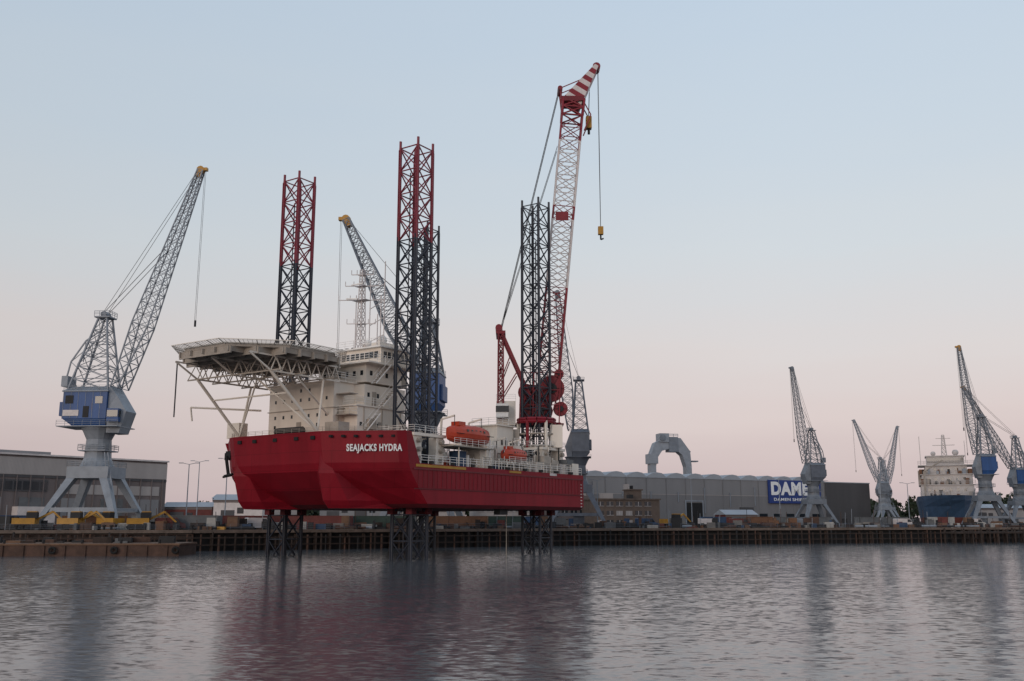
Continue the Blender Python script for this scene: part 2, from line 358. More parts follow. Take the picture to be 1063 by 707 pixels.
for x in(-8.2,-5.8,-2.2,1.6): h.beam((x,3.42 if x>-7 else 5.9,12.5),(x,3.42 if x>-7 else 5.9,20.1),.08,'cream_d')
h.build('accommodation_block',V)
h=MB()
def win(x,y,z,w,hh,face):
    if face=='f': h.box(x-.03,x+.1,y-w/2,y+w/2,z-hh/2,z+hh/2,'glass')
    else: h.box(x-w/2,x+w/2,y-.03,y+.1,z-hh/2,z+hh/2,'glass')
for z in(17.9,19.2,21.4,22.7):
    for i in range(7):
        if R(0,1)<.7: win(-9,7.3+i*1.65,z-.1,.34,.46,'f')
for i in range(5): win(-6.3+i*1.7,3.5,17.8,.45,.55,'s')
for i in range(4): win(-4.2+i*1.9,4.2,22,.45,.6,'s')
for i in range(6): win(-5,4.8+i*1.4,25.0,.5,.65,'f')
for i in range(5): win(-4+i*1.6,4.0,25.0,.5,.65,'s')
h.box(-3.05,-2.9,3.5,10.7,27.3,28.2,'glass'); h.box(-2.7,3.7,3.15,3.3,27.3,28.2,'glass')
for i in range(9): h.box(-3.1,-3.0,3.5+i*.88,3.62+i*.88,27.3,28.2,'cream')
for i in range(8): h.box(-2.7+i*.9,-2.58+i*.9,3.1,3.2,27.3,28.2,'cream')
h.box(-9.06,-8.9,12,12.9,16.35,18.3,'cream_d')
for x,z in((-5.9,12.4),(-2.9,16.3),(.9,20.5),(-3.5,20.5),(2.4,23.8)): h.box(x,x+.8,(3.44 if z<19 else (4.14 if z<22 else 3.94)),4.3,z,z+2,'cream_d')
for i in range(4): win(4+i*1.3,6,15.4,.6,.7,'s')
h.build('windows_and_doors',V)
h=MB()
h.rail([(-9,18.6,23.7),(-9.1,5.8,23.7),(-5,5.8,23.7)],'white'); h.rail([(-7.3,5.9,20.4),(-7.3,3.4,20.4),(2.5,3.4,20.4)],'white')
h.rail([(-5.9,13.5,26.4),(-5.9,2.7,26.4),(4.1,2.7,26.4),(4.1,13.5,26.4)],'white'); h.rail([(-3.5,11.3,28.9),(-3.5,2.9,28.9),(4.3,2.9,28.9),(4.3,11.3,28.9)],'white')
h.rail([(-8.6,5.9,19.02),(-8.6,3.4,19.02),(-7.1,3.4,19.02)],'white')
for z,(x0,x1) in zip((16.4,20.4,23.4),((-6.5,-3.4),(-3,.2),(-4.5,-1.4))):
    for dy in(0,.8):
        h.beam((x0,2.6+dy,z),(x1,2.6+dy,z+3),.09,'white'); h.beam((x0,2.6+dy,z+1),(x1,2.6+dy,z+4),.04,'white')
    for k in range(9): 
        q=k/9; h.box(x0+(x1-x0)*q-.12,x0+(x1-x0)*q+.12,2.6,3.4,z+3*q,z+3*q+.05,'cream_d')
h.build('stairs_and_rails',V)
# mast
h=MB()
h.lattice((-1,9,28.9),(-1,9,41),1.0,.5,9,.07,.04,'white_b',u=(1,0,0))
for z,l in((33,2.2),(36.5,3.6),(38.6,2.6),(40.3,1.7)):
    h.beam((-1-l*.5,9+l*.8,z),(-1+l*.5,9-l*.8,z),.08,'white_b'); h.box(-1-l*.2,-1+l*.2,9-l*.35,9+l*.35,z-.1,z-.04,'white_b')
    for q in(-1,-.5,.5,1): h.beam((-1-l*.5*q,9+l*.8*q,z),(-1-l*.5*q,9+l*.8*q,z+.7),.05,'white_b')
h.beam((-2.2,8.7,36.4),(-2.2,10.9,36.7),.14,'white'); h.beam((-2.2,7.7,38.6),(-2.2,10,38.6),.12,'white')
h.beam((-1,9,41),(-1,9,44),.05,'dark')
for (x,y,z,t) in((3,5,28.9,36),(2.5,10.6,28.9,40.5),(-3,4,28.9,33.5),(1,12,28,38),(4,3.5,28.9,35),(0,5.5,30.2,42),(1.5,7.5,30.2,37.5)):
    h.beam((x,y,z),(x,y,t),.08,'white_b',5)
for z in(31,33.5,36,38.5): h.beam((2.5,10.6,z),(0,5.5,z+.2),.06,'white_b')
def ball(m,c,r,k,n=10):
    rings=[]
    for j in range(1,n//2+1):
        a=math.pi*j/(n//2+1)
        rings.append([(c[0]+r*math.sin(a)*math.cos(2*math.pi*i/n),c[1]+r*math.sin(a)*math.sin(2*math.pi*i/n),c[2]-r*math.cos(a)) for i in range(n)])
    m.loft(rings,k)
ball(h,(2.4,8,31.0),.8,'white'); ball(h,(-2.6,6,29.6),.5,'white'); ball(h,(3.6,10,29.7),.6,'white')
h.build('radar_mast',V)
# helideck
hc=Vector((-16.3,12,26.3)); RR=10.2
def octp(r,z,off=math.pi/8): return [Vector((hc.x+r*math.cos(off+i*math.pi/4),hc.y+r*math.sin(off+i*math.pi/4),z)) for i in range(8)]
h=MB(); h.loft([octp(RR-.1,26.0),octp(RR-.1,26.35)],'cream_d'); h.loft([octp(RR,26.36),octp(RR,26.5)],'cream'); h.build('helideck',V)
h=MB()
inn=octp(RR,26.3); out=octp(RR+1.5,26.65)
for i in range(8):
    a0,a1,b0,b1=inn[i],inn[(i+1)%8],out[i],out[(i+1)%8]
    h.beam(b0,b1,.06,'cream'); h.beam(a0,b0,.07,'cream')
    for j in range(1,16): 
        q=j/16; h.beam(a0.lerp(a1,q),b0.lerp(b1,q),.06 if j%4==0 else .022,'cream_d')
    for j in range(1,6): h.beam(a0.lerp(b0,j/6),a1.lerp(b1,j/6),.022,'cream_d')
h.build('helideck_safety_net',V)
h=MB()
for i in range(-4,5):
    o=i*2.3; half=min(RR-.5,14.1-abs(o)) 
    h.box(hc.x+o-.1,hc.x+o+.1,hc.y-half,hc.y+half,25.1,26.0,'cream_d'); 
    h.box(hc.x-half,hc.x+half,hc.y+o-.1,hc.y+o+.1,25.35,25.99,'cream_d')
for t in(5,12,19):
    x0,x1=-24.5,-9.0
    n=7
    h.beam((x0,t,25.2),(x1,t,25.2),.14,'cream'); h.beam((x0+3.5,t,23.3),(x1,t,23.3),.14,'cream')
    for i in range(n):
        xa=x0+3.5+(x1-x0-3.5)*i/n; xb=x0+3.5+(x1-x0-3.5)*(i+1)/n
        h.beam((xa,t,23.3),((xa+xb)/2,t,25.2),.08,'cream'); h.beam(((xa+xb)/2,t,25.2),(xb,t,23.3),.08,'cream')
    h.beam((x0,t,25.2),(x0+3.5,t,23.3),.13,'cream')
for x in(-21,-17,-12):
    h.beam((x,3,23.3),(x,21,23.3),.12,'cream_d')
    for i in range(6):
        ya=3+3*i; h.beam((x,ya,23.3),(x,ya+1.5,25.2),.06,'cream_d'); h.beam((x,ya+1.5,25.2),(x,ya+3,23.3),.06,'cream_d')
for t,tt in((5,4.5),(19,19.5)):
    h.beam((-21,t,23.3),(-13.2,tt,16.3),.2,'cream',8)
    h.beam((-13.2,tt,16.3),(-12,t,23.3),.15,'cream',8)
h.beam((-17,12,23.3),(-13.2,19.5,16.3),.12,'cream',8); h.beam((-17,12,23.3),(-13.2,4.5,16.3),.12,'cream',8)
h.beam((-18.2,5,20.8),(-18.2,19,20.8),.12,'cream',6)
h.beam((-17,5,23.3),(-9,7,19),.12,'cream',6)
h.box(-12.5,-11,20.5,23,16.3,18.4,'cream'); h.box(-12,-10,2,4.4,16.3,17.6,'cream_d'); h.beam((-11.5,9,16.8),(-11.5,14,16.8),.55,'dark',8)
h.beam((-10,19,20.2),(-16.5,26,20.5),.15,'cream',6); h.beam((-16.5,26,20.5),(-16.3,25.8,18.6),.12,'cream')
h.beam((-22.8,21.0,25.4),(-22.8,21.0,18.3),.09,'cable')
h.build('helideck_supports',V)
# lifeboats
def boat(m,c,L_,Wd,Hh,k):
    rings=[];n=14
    for i in range(11):
        u=-1+.2*i; w=max(.02,(1-abs(u)**2.6))**.55*Wd/2; r=[]
        for j in range(n):
            a=2*math.pi*j/n; yy=math.copysign(abs(math.cos(a))**.8,math.cos(a))*w; s_=math.sin(a)
            zz=s_*Hh/2*(.55+.45*(1-abs(u)**3)) if s_>0 else s_*Hh/2*(1-.35*abs(u)**3)
            r.append((c[0]+u*L_/2,c[1]+yy,c[2]+zz))
        rings.append(r)
    m.loft(rings,k)
    m.box(c[0]-L_*.32,c[0]-L_*.16,c[1]-Wd*.22,c[1]+Wd*.22,c[2]+Hh*.42,c[2]+Hh*.62,k)
    for i in range(5): m.box(c[0]-L_*.22+i*L_*.1,c[0]-L_*.18+i*L_*.1,c[1]-Wd*.47,c[1]-Wd*.38,c[2]+Hh*.1,c[2]+Hh*.22,'glass')
    m.beam((c[0]-L_*.45,c[1]-Wd*.42,c[2]-.05),(c[0]+L_*.45,c[1]-Wd*.42,c[2]-.05),.06,'black')
for nm,c,L_,Wd,Hh in(('lifeboat',(7.4,-4.2,16.9),9.6,3.1,2.7),('rescue_boat',(18.8,-4.2,14.7),6.2,2.4,2.0)):
    h=MB(); boat(h,c,L_,Wd,Hh,'orange'); h.build(nm,V)
    h=MB()
    for dx in(-L_*.33,L_*.33):
        x=c[0]+dx
        h.beam((x,-1.6,12.35),(x,-1.9,c[2]+2.1),.16,'cream',4); h.beam((x,-1.9,c[2]+2.1),(x,-4.2,c[2]+2.5),.15,'cream'); h.beam((x,-4.2,c[2]+2.5),(x,-4.2,c[2]+1.1),.05,'cable')
        h.box(x-.2,x+.2,-5.3,-2,c[2]-Hh/2-.35,c[2]-Hh/2-.05,'cream'); h.beam((x,-5,12.35),(x,-5,c[2]-Hh/2-.3),.1,'cream')
    h.box(c[0]-L_*.5,c[0]+L_*.5,-5.5,-1.2,c[2]-Hh/2-.5,c[2]-Hh/2-.36,'cream_d')
    h.rail([(c[0]-L_*.5,-5.5,c[2]-Hh/2-.36),(c[0]+L_*.5,-5.5,c[2]-Hh/2-.36)],'white',1,1.3,.03)
    h.build(nm+'_davit',V)
# deck equipment
h=MB()
random.seed(11)
cols=['cream','cream_d','white','white_b','ct_grey','ct_blue','dark','c_grey','cream','orange','yellow','cream','dark']
for i in range(150):
    x=R(3.5,35);y=R(-4.9,26)
    if abs(x-31.5)<4.3 and (abs(y)<4.3 or abs(y-24)<4.3): continue
    l=R(.4,2.2);w_=R(.5,2);hh=R(.5,2.8) if y<8 else R(1.5,5)
    h.box(x,x+l,y,y+w_,12.35,12.35+hh,random.choice(cols))
for i in range(80):
    x=R(4,35.5);y=R(-5,6); z=12.35
    t=R(1.5,5.2); h.beam((x,y,z),(x,y,z+t),R(.04,.14),random.choice(['cream','white','dark','cream_d']),6)
    if R(0,1)<.6: h.beam((x,y,z+t),(x+R(-2,2),y,z+t-R(0,1)),.07,random.choice(['cream','dark']))
h.box(10.5,12.6,-4,-.5,12.35,18.0,'cream'); h.box(13.5,16.2,-3,1,12.35,15.6,'cream')
h.box(22.5,27.0,1.5,6.2,12.35,19.8,'cream'); h.box(22.2,27.2,1.2,6.5,19.8,20,'cream'); h.rail([(22.3,6.3,20),(22.3,1.4,20),(27.1,1.4,20)],'white')
h.box(20,22.4,-3.5,2,12.35,16.3,'cream')
for z in(14.4,16.8): 
    for i in range(3): h.box(23.5+i*1.2,24.0+i*1.2,1.44,1.55,z,z+.8,'glass')
h.rail([(20,-3.5,16.3),(22.4,-3.5,16.3)],'white')
h.box(9.5,35,-2.2,-1.4,15.0,15.08,'cream_d'); h.rail([(9.5,-2.2,15.08),(35,-2.2,15.08)],'white',1,1.3,.035)
for i in range(13): h.beam((9.5+i*2.1,-2.1,12.35),(9.5+i*2.1,-2.1,15),.08,'cream')
for i in range(13):
    x=9.5+i*2; h.beam((x,-5.2,12.35),(x,-5.2,13.9),.08,'cream'); 
for z in(13.3,13.6,13.9): h.beam((9.5,-5.2,z),(34,-5.2,z),.07,'cream_d')
for i in range(5): h.box(24+i*2.3,26+i*2.3,-4.8,-3,12.35,12.35+R(1.5,2.9),random.choice(['cream','white_b','ct_grey','cream_d']))
h.build('deck_equipment',V)
h=MB()
for (x,y) in((0,0),(0,24.1),(31.5,24.1),(31.5,0)): 
    for dx in(-1,1):
        for dy in(-1,1): h.box(x+dx*1.65-.5,x+dx*1.65+.5,y+dy*1.65-.5,y+dy*1.65+.5,5.9,6.75,'hull_under')
h.box(14,16,-5,-4,5.9,6.7,'dark'); h.beam((20,-2,6.7),(20,-2,-3),.07,'cream_d',6)
h.build('leg_guides',V)
# -------- main crane
h=MB()
# open pedestal frame around the leg: posts, braces, slewing ring segments
n=12
for i in range(n):
    a=2*math.pi*i/n;a2=2*math.pi*(i+1)/n
    P=lambda r,z,t:(4+r*math.cos(t),158+r*math.sin(t),z)
    for z,rr,k in((16.9,.22,'cream_d'),(18.9,.16,'cream_d'),(20.9,.3,'crane_red'),(21.3,.3,'crane_red')): h.beam(P(3.0,z,a),P(3.0,z,a2),rr,k,6)
    if i%2==0: h.beam(P(3.0,16.6,a),P(3.0,21,a),.28,'cream' if i%4 else 'crane_red',6); h.beam(P(3.0,16.9,a),P(3.0,20.9,a2),.1,'cream_d')
h.box(6.2,8.2,156.4,158.6,16.7,20.4,'cream'); h.box(-.6,1.2,155.8,157.6,16.7,19.6,'cream_d')
h.build('crane_pedestal',V,VI)
h=MB()
h.box(-2.6,.6,159,163,20.6,24.6,'cream'); h.box(1.4,6.6,161.2,165,21.0,27.6,'hull_red_d'); h.box(-2.6,-.6,156.5,158.9,21.7,23.9,'white')
h.box(-2.65,-.5,156.4,156.5,22.5,23.5,'glass')
for (x,z,r) in((2.4,26.2,1.4),(6.6,26.8,2.2),(5.2,23.0,1.6),(8.1,23.4,1.2),(7.9,29.3,.8)):
    h.beam((x,159.8,z),(x,160.7,z),r,'crane_red',18); h.beam((x,159.5,z),(x,159.8,z),r*.4,'dark',12)
    for j in range(6): h.beam((x,159.75,z),(x+r*.92*math.cos(j*math.pi/3),159.75,z+r*.92*math.sin(j*math.pi/3)),.08,'hull_under')
h.box(.6,8.6,159.6,165.2,20.75,20.98,'hull_red_d')
for x in(1.2,3.4,5.6,7.8): h.beam((x,159.4,20.6),(x+.3,159.4,29.5),.13,'crane_red',4)
for z in(21,24,26.5,29.4): h.beam((1.2,159.4,z),(8.1,159.4,z),.10,'crane_red',4)
for i in range(5): h.beam((1.2+1.3*i,159.35,21.6),(2.5+1.3*i,159.35,26.5),.07,'crane_red')
h.rail([(-2.6,158.9,24.6),(.6,158.9,24.6)],'white'); h.rail([(1.4,161.1,27.6),(6.6,161.1,27.6)],'crane_red')
h.build('crane_house',V,VI)
h=MB()
for y in(159.2,164):
    h.lattice((-1.9,y,21.6),(-1.9,y,36.0),1.0,.8,10,.11,.06,'crane_red',u=(1,0,0))
    h.beam((-1.6,y,36.0),(3.0,y,25.5),.34,'crane_red',4); h.beam((-.4,y,32),(-1.9,y,28),.12,'crane_red')
    h.beam((.8,y,29.5),(-1.9,y,25),.12,'crane_red')
for z in(36,33,30,26): h.beam((-1.9,159.2,z),(-1.9,164,z),.2,'crane_red')
h.box(-2.7,-1.1,158.8,164.4,36.0,36.5,'crane_red'); h.beam((-2.2,158.7,37),(-2.2,164.5,37),.6,'crane_red',10)
h.build('crane_a_frame',V,VI)
h=MB()
F0=Vector((5.6,162,23)); F1=Vector((11.0,162,79))
def bk(t):
    if t<.36: return 'crane_red'
    if .58<t<.63: return 'crane_red'
    if t>.86: return 'crane_red'
    return 'white_b'
h.lattice(F0,F0.lerp(F1,.12),1.6,4.4,3,.18,.09,'crane_red',u=(0,1,0),b0=1.2,b1=3.5)
h.lattice(F0.lerp(F1,.12),F0.lerp(F1,.94),4.4,4.2,19,.18,.085,'white_b',u=(0,1,0),b0=3.5,b1=3.6,kfun=lambda t:bk(.12+.82*t))
h.lattice(F0.lerp(F1,.94),F1,4.2,3.2,2,.24,.14,'crane_red',u=(0,1,0),b0=3.6,b1=3.8)
h.box(8.8,12.8,160.2,163.8,78.4,79.3,'hull_red_d')
q=F0.lerp(F1,.605); h.box(q.x-1.3,q.x+.9,159.78,159.85,q.z-.8,q.z+.8,'crane_red')
h.build('crane_boom',V,VI)
h=MB()
J0=Vector((10.4,162,78.0)); J1=Vector((15.2,162,85.4))
jd=(J1-J0).normalized(); jn=Vector((-jd.z,0,jd.x))
n=10
for i in range(n):
    a=J0.lerp(J1,i/n); c=J0.lerp(J1,(i+1)/n); wa=2.4*(1-i/n)+.6; wc=2.4*(1-(i+1)/n)+.6
    ring0=[a+jn*wa*.6+Vector((0,-1.4,0)),a-jn*wa*.6+Vector((0,-1.4,0)),a-jn*wa*.6+Vector((0,1.4,0)),a+jn*wa*.6+Vector((0,1.4,0))]
    ring1=[c+jn*wc*.6+Vector((0,-1.4,0)),c-jn*wc*.6+Vector((0,-1.4,0)),c-jn*wc*.6+Vector((0,1.4,0)),c+jn*wc*.6+Vector((0,1.4,0))]
    h.loft([ring0,ring1],'crane_red' if i%2==0 else 'white_b')
h.beam(J1+Vector((0,-1,0)),J1+Vector((0,1,0)),.7,'crane_red',12)
for dy in(-1.2,1.2):
    h.beam((9.0,162+dy,77),(8.6,162+dy,81),.2,'crane_red'); h.beam((8.6,162+dy,81),(12.2,162+dy,82.6),.1,'crane_red'); h.beam((12.8,162+dy,73),(14,162+dy,76),.15,'crane_red'); h.beam((14,162+dy,76),(12.5,162+dy,79),.12,'crane_red')
h.beam((8.6,160.6,81),(8.6,163.4,81),.45,'crane_red',10)
h.build('crane_jib',V,VI)
h=MB()
for dy in(-1.9,-1.5,-1.1,1.1,1.5,1.9):
    h.beam((-1.9,162+dy,37.2),(8.4,162+dy,80.8),.06,'cable')
for dy in(-1.4,-1,1,1.4): h.beam((-2.0,162+dy,37.2),(8.0,162+dy,70),.05,'cable')
for dy in(-.6,.6):
    h.beam((J1.x+.3,162+dy,85.4),(J1.x+.3,162+dy*.4,55.5),.05,'cable'); h.beam((13.9,162+dy,81),(13.7,162+dy,76),.05,'cable')
h.build('crane_cables',V,VI)
h=MB()
h.box(J1.x-.15,J1.x+.75,161.6,162.4,54.2,55.6,'yellow'); h.beam((J1.x+.3,162,54.2),(J1.x+.3,162,53.3),.16,'dark',6); h.beam((J1.x+.3,162,53.3),(J1.x+.8,162,53.5),.14,'dark',6)
h.box(13.2,14.2,161.4,162.6,73.8,76,'yellow'); h.beam((13.7,162,73.8),(13.7,162,72.8),.25,'dark',6)
h.build('crane_hooks',V,VI)

# ------------------------------------------------------------ harbour cranes
def harbour_crane(x,y,rz_,sc_,tip,apex=39.6,house='c_blue',th_=1.0,struct='c_grey',hs=1.0,cw=True,tipk='yellow',ls=1.0):
    E=empty('harbour_crane',(x,y,QZ),rz_,sc_)
    r=th_
    m=MB()
    for sx in(-1,1):
        for sy in(-1,1):
            m.loft([[(sx*7.3*ls+a*.45,sy*6*ls+b*.45,1.0) for a,b in((-1,-1),(1,-1),(1,1),(-1,1))],
                    [(sx*3.0+a*.8,sy*2.6+b*.8,9.5) for a,b in((-1,-1),(1,-1),(1,1),(-1,1))]],struct)
            m.box(sx*7.3*ls-1.6,sx*7.3*ls+1.6,sy*6*ls-.5,sy*6*ls+.5,.15,1.1,struct)
            for dx in(-1.1,-.3,.5,1.2): m.beam((sx*7.3*ls+dx,sy*6*ls-.3,.4),(sx*7.3*ls+dx,sy*6*ls+.3,.4),.36,'dark',8)
    for sy in(-1,1): m.box(-6.0*ls,6.0*ls,sy*5.1*ls-.3,sy*5.1*ls+.3,3.2,4.0,struct)
    m.box(-3.9,3.9,-3.5,3.5,9.3,11.4,struct)
    for sx in(-1,1): m.box(sx*6.1*ls-.3,sx*6.1*ls+.3,-5*ls,5*ls,3.3,3.9,struct)
    m.rail([(-3.9,-3.5,11.4),(3.9,-3.5,11.4),(3.9,3.5,11.4),(-3.9,3.5,11.4),(-3.9,-3.5,11.4)],struct,1,1.5,.045)
    m.box(-1.5,1.5,-6.2*ls,-5.5*ls,1.2,3.2,struct)
    m.build('portal',E)
    m=MB()
    rr=[(11.4,3.1),(13,2.4),(16.5,2.2),(18,2.9),(18.9,3.5)]
    m.loft([[(q*math.cos(i*math.pi/8),q*math.sin(i*math.pi/8),z) for i in range(16)] for z,q in rr],struct)
    m.box(-2.6,2.6,-2.6,2.6,14.3,14.5,struct); m.rail([(-2.6,-2.6,14.5),(2.6,-2.6,14.5),(2.6,2.6,14.5),(-2.6,2.6,14.5),(-2.6,-2.6,14.5)],struct,1,1.3,.05)
    m.beam((5.5,-4.7,2.5),(2.6,-2.7,14),.1,struct); m.beam((6.2,-4.2,2.5),(3.0,-2.3,14),.1,struct)
    for i in range(18):
        q=i/18; m.beam((5.5-2.9*q,-4.7+2*q,2.5+11.5*q),(6.2-3.2*q,-4.2+1.9*q,2.5+11.5*q),.06,struct)
    m.build('column',E)
    m=MB()
    X=lambda v:v*hs
    m.box(X(-6.0),X(2.4),-3.0,3.0,20.2,25.2,house); m.loft([[(X(-4.2),-2.4,18.9),(X(2.2),-2.4,18.9),(X(2.2),2.4,18.9),(X(-4.2),2.4,18.9)],[(X(-5.9),-2.9,20.19),(X(2.3),-2.9,20.19),(X(2.3),2.9,20.19),(X(-5.9),2.9,20.19)]],house)
    m.loft([[(X(-6.2),-3.2,25.2),(X(2.6),-3.2,25.2),(X(2.6),3.2,25.2),(X(-6.2),3.2,25.2)],[(X(-6.2),-3.2,25.4),(X(2.6),-3.2,25.4),(X(2.6),3.2,25.4),(X(-6.2),3.2,25.4)],[(X(-5.0),-1.6,26.3),(X(1.6),-1.6,26.3),(X(1.6),1.6,26.3),(X(-5.0),1.6,26.3)]],struct)
    m.box(X(-7.0),X(-6.0),-2.2,2.2,20.8,23.4,house)
    m.loft([[(X(2.45),-2.5,17.6),(X(4.6),-2.0,17.6),(X(4.6),2.0,17.6),(X(2.45),2.5,17.6)],[(X(2.45),-2.5,22.0),(X(5.8),-2.1,21.6),(X(5.8),2.1,21.6),(X(2.45),2.5,22.0)],[(X(2.45),-2.5,26.4),(X(3.8),-2.1,24.6),(X(3.8),2.1,24.6),(X(2.45),2.5,26.4)]],struct)
    m.box(X(2.7),X(4.9),-3.3,-2.3,19.6,22.0,house); m.box(X(2.8),X(4.8),-3.36,-3.28,20.5,21.7,'glass'); m.box(X(4.88),X(4.95),-3.2,-2.4,20.5,21.7,'glass')
    m.box(X(-5.5),X(-4.0),-3.07,-3.0,23,24.5,'dark'); m.box(X(-2.0),X(-.9),-3.07,-3.0,20.4,22.5,'dark'); m.box(X(.2),X(1.6),-3.06,-3.0,23,24.3,'glass')
    for i in range(6): m.box(X(-5.9+i*1.4),X(-5.84+i*1.4),-3.05,-3.0,20.3,25.1,struct)
    m.box(X(-6.6),X(5.0),-3.6,3.6,18.70,18.86,struct)
    m.rail([(X(-6.6),-3.6,18.86),(X(5.0),-3.6,18.86)],struct,1,1.6,.035); m.rail([(X(-6.0),-3.0,25.4),(X(2.4),-3.0,25.4)],struct,1,1.6,.035)
    if sc_==1.0: m.box(-5.8,-2.8,-3.09,-3.055,20.7,21.8,'white_b')
    m.build('machinery_house',E)
    m=MB(); ax=-.6
    b0x,b1x=X(-5.6),X(2.2)
    for sy in(-1,1):
        A0=Vector((b0x,sy*2.5,25.4));A1=Vector((ax-.8,sy*1.1,apex));B0=Vector((b1x,sy*2.5,25.4));B1=Vector((ax+.8,sy*1.1,apex))
        m.beam(A0,A1,.22*r,struct,5); m.beam(B0,B1,.22*r,struct,5)
        nb=6
        for i in range(nb):
            q0=i/nb;q1=(i+1)/nb
            l0=A0.lerp(A1,q0);l1=A0.lerp(A1,q1);r0=B0.lerp(B1,q0);r1=B0.lerp(B1,q1)
            m.beam(l1,r1,.10*r,struct); m.beam(l0,r1,.09*r,struct); m.beam(r0,l1,.09*r,struct)
            o=Vector((0,-2*l1.y,0))
            if sy>0: m.beam(l1,l1+o,.09*r,struct); m.beam(r1,r1+o,.09*r,struct); m.beam(l0,l1+o,.07*r,struct); m.beam(r0,r1+o,.07*r,struct)
    m.box(ax-1.5,ax+1.5,-1.5,1.5,apex,apex+.25,struct); m.beam((ax,-1,apex+.7),(ax,1,apex+.7),.6,struct,10)
    m.rail([(ax-1.5,-1.5,apex+.25),(ax+1.5,-1.5,apex+.25),(ax+1.5,1.5,apex+.25)],struct,1,1,.05)
    if cw:
        for sy in(-1.3,1.3):
            P=[(ax,sy,apex-2.5),(X(-3.4),sy,apex-4.5),(X(-6.0),sy,apex-8.5),(X(-6.8),sy,27)]
            for a_,b_2 in zip(P[:-1],P[1:]): m.beam(a_,b_2,.16*r,struct)
            m.beam((X(-3.4),sy,apex-4.5),(X(-3.6),sy,31),.08*r,struct); m.beam((X(-6.0),sy,apex-8.5),(X(-3.6),sy,29),.08*r,struct); m.beam((X(-6.0),sy,apex-8.5),(X(-2.6),sy,34),.08*r,struct)
        m.box(X(-7.4),X(-6.2),-1.6,1.6,26.4,28.4,struct)
    m.build('tower',E)
    m=MB()
    foot=Vector((X(3.2),0,26.2)); T=Vector((tip[0],0,tip[1]))
    mid=foot.lerp(T,.28)
    m.lattice(foot,mid,4.4,3.0,5,.16*r,.08*r,struct,u=(0,1,0),b0=1.4,b1=3.2)
    m.lattice(mid,T,3.0,1.0,15,.145*r,.07*r,struct,u=(0,1,0),b0=3.2,b1=1.1)
    m.build('boom',E)
    m=MB()
    d=(T-foot).normalized()
    m.beam(T+Vector((0,-.5,0)),T+Vector((0,.5,0)),.75,tipk,12); m.beam(T-d*1.5,T+d*.4,.6,tipk,4,cap=True); m.box(T.x-.1,T.x+1.3,-.4,.4,T.z-.2,T.z+.4,tipk)
    m.build('boom_tip',E)
    m=MB()
    for sy in(-.8,.8):
        m.beam((ax,sy,apex+1),foot.lerp(T,.62)+Vector((0,sy,0))+Vector((-d.z,0,d.x))*.9,.06*r,'cable')
        m.beam((ax,sy,apex+1.3),T+Vector((-.4,sy*.5,0)),.045*r,'cable')
    for o in(.75,1.0): m.beam((T.x+o,0,T.z),(T.x+o-.2,0,T.z-30),.035*r,'cable')
    m.beam((T.x+.7,0,T.z-30),(T.x+.7,0,T.z-31.2),.2,'dark',6)
    m.build('cables',E)
harbour_crane(-77,180,math.radians(-4),1.0,(16.3,69))
harbour_crane(-19.0,208,math.pi-.1,1.3,(14.4,53.0),apex=34,struct='c_grey2',hs=.5,cw=False,ls=.8)
harbour_crane(15,222,math.pi-.1,.85,(5.0,64.5),struct='c_grey3',house='c_grey3',th_=1.0,hs=.55,cw=False,tipk='c_grey2')
harbour_crane(81,262,math.pi+.15,.65,(6.5,66),th_=1.1,struct='c_grey2',house='c_grey3',hs=.75,tipk='c_grey2')
harbour_crane(123.5,254,math.pi-.15,.72,(5,66),th_=1.1,struct='c_grey2',hs=.6)
harbour_crane(156,300,math.pi,.68,(21,63),th_=1.3,struct='c_grey2',hs=.65)
harbour_crane(129,340,math.pi,.58,(14,63),th_=1.3,hs=.55,house='c_grey2',tipk='c_grey')
harbour_crane(142,370,0,.6,(10,62),th_=1.3,hs=.55,house='c_grey2',tipk='c_grey')

# ------------------------------------------------------------ shipyard hall (right)
ang=math.atan2(50,88)
E=empty('shipyard_hall',(21,285,QZ),ang)
m=MB(); Lh=99; Hh=15.6; nb=13; bw=Lh/nb
m.box(0,Lh,0,60,0,Hh-.6,'clad_grey')
m.build('walls',E)
m=MB()
prof=[]
for i in range(nb):
    prof+=[(i*bw,Hh-.6),(i*bw+bw*.3,Hh+.45),(i*bw+bw*.55,Hh+.75),(i*bw+bw*.8,Hh+.5)]
prof.append((Lh,Hh-.6))
vs=[(x,-.15,z) for x,z in prof]+[(x,60.2,z) for x,z in prof]; k=len(prof)
m.add(vs,[(i,i+1,k+i+1,k+i) for i in range(k-1)],'roof')
m.add([(x,-.15,z) for x,z in prof]+[(Lh,-.15,Hh-.95),(0,-.15,Hh-.95)],[tuple(range(k+2))[::-1]],'roof')
m.box(Lh+.05,Lh+22,-.4,50,0,Hh-1,'clad_dark'); m.box(Lh,Lh+22.2,-.5,50.2,Hh-1,Hh-.7,'roof')
m.build('roof',E)
m=MB()
m.box(-.1,Lh,-.12,-.02,9.6,9.75,'clad_light'); m.box(-.1,Lh,-.14,-.02,0,1.6,'concrete')
for i in range(nb+1): m.box(i*bw-.08,i*bw+.08,-.16,-.02,1.6,Hh-1,'clad_grey_d')
m.box(0.1,Lh-.1,-.08,-.02,1.6,9.6,'clad_grey_d')
m.box(38,44.5,-.22,-.03,0,7.2,'black'); m.box(37.6,38,-.3,-.02,0,7.6,'c_grey'); m.box(44.5,44.9,-.3,-.02,0,7.6,'c_grey'); m.box(37.6,44.9,-.3,-.02,7.6,8,'c_grey')
m.box(60,66,-.22,-.03,0,6,'clad_dark'); m.box(12,18,-.22,-.03,0,6,'clad_dark')
for i in range(8): m.box(50+i*6+.5,54+i*6,-.19,-.03,3,4.0,'glass')
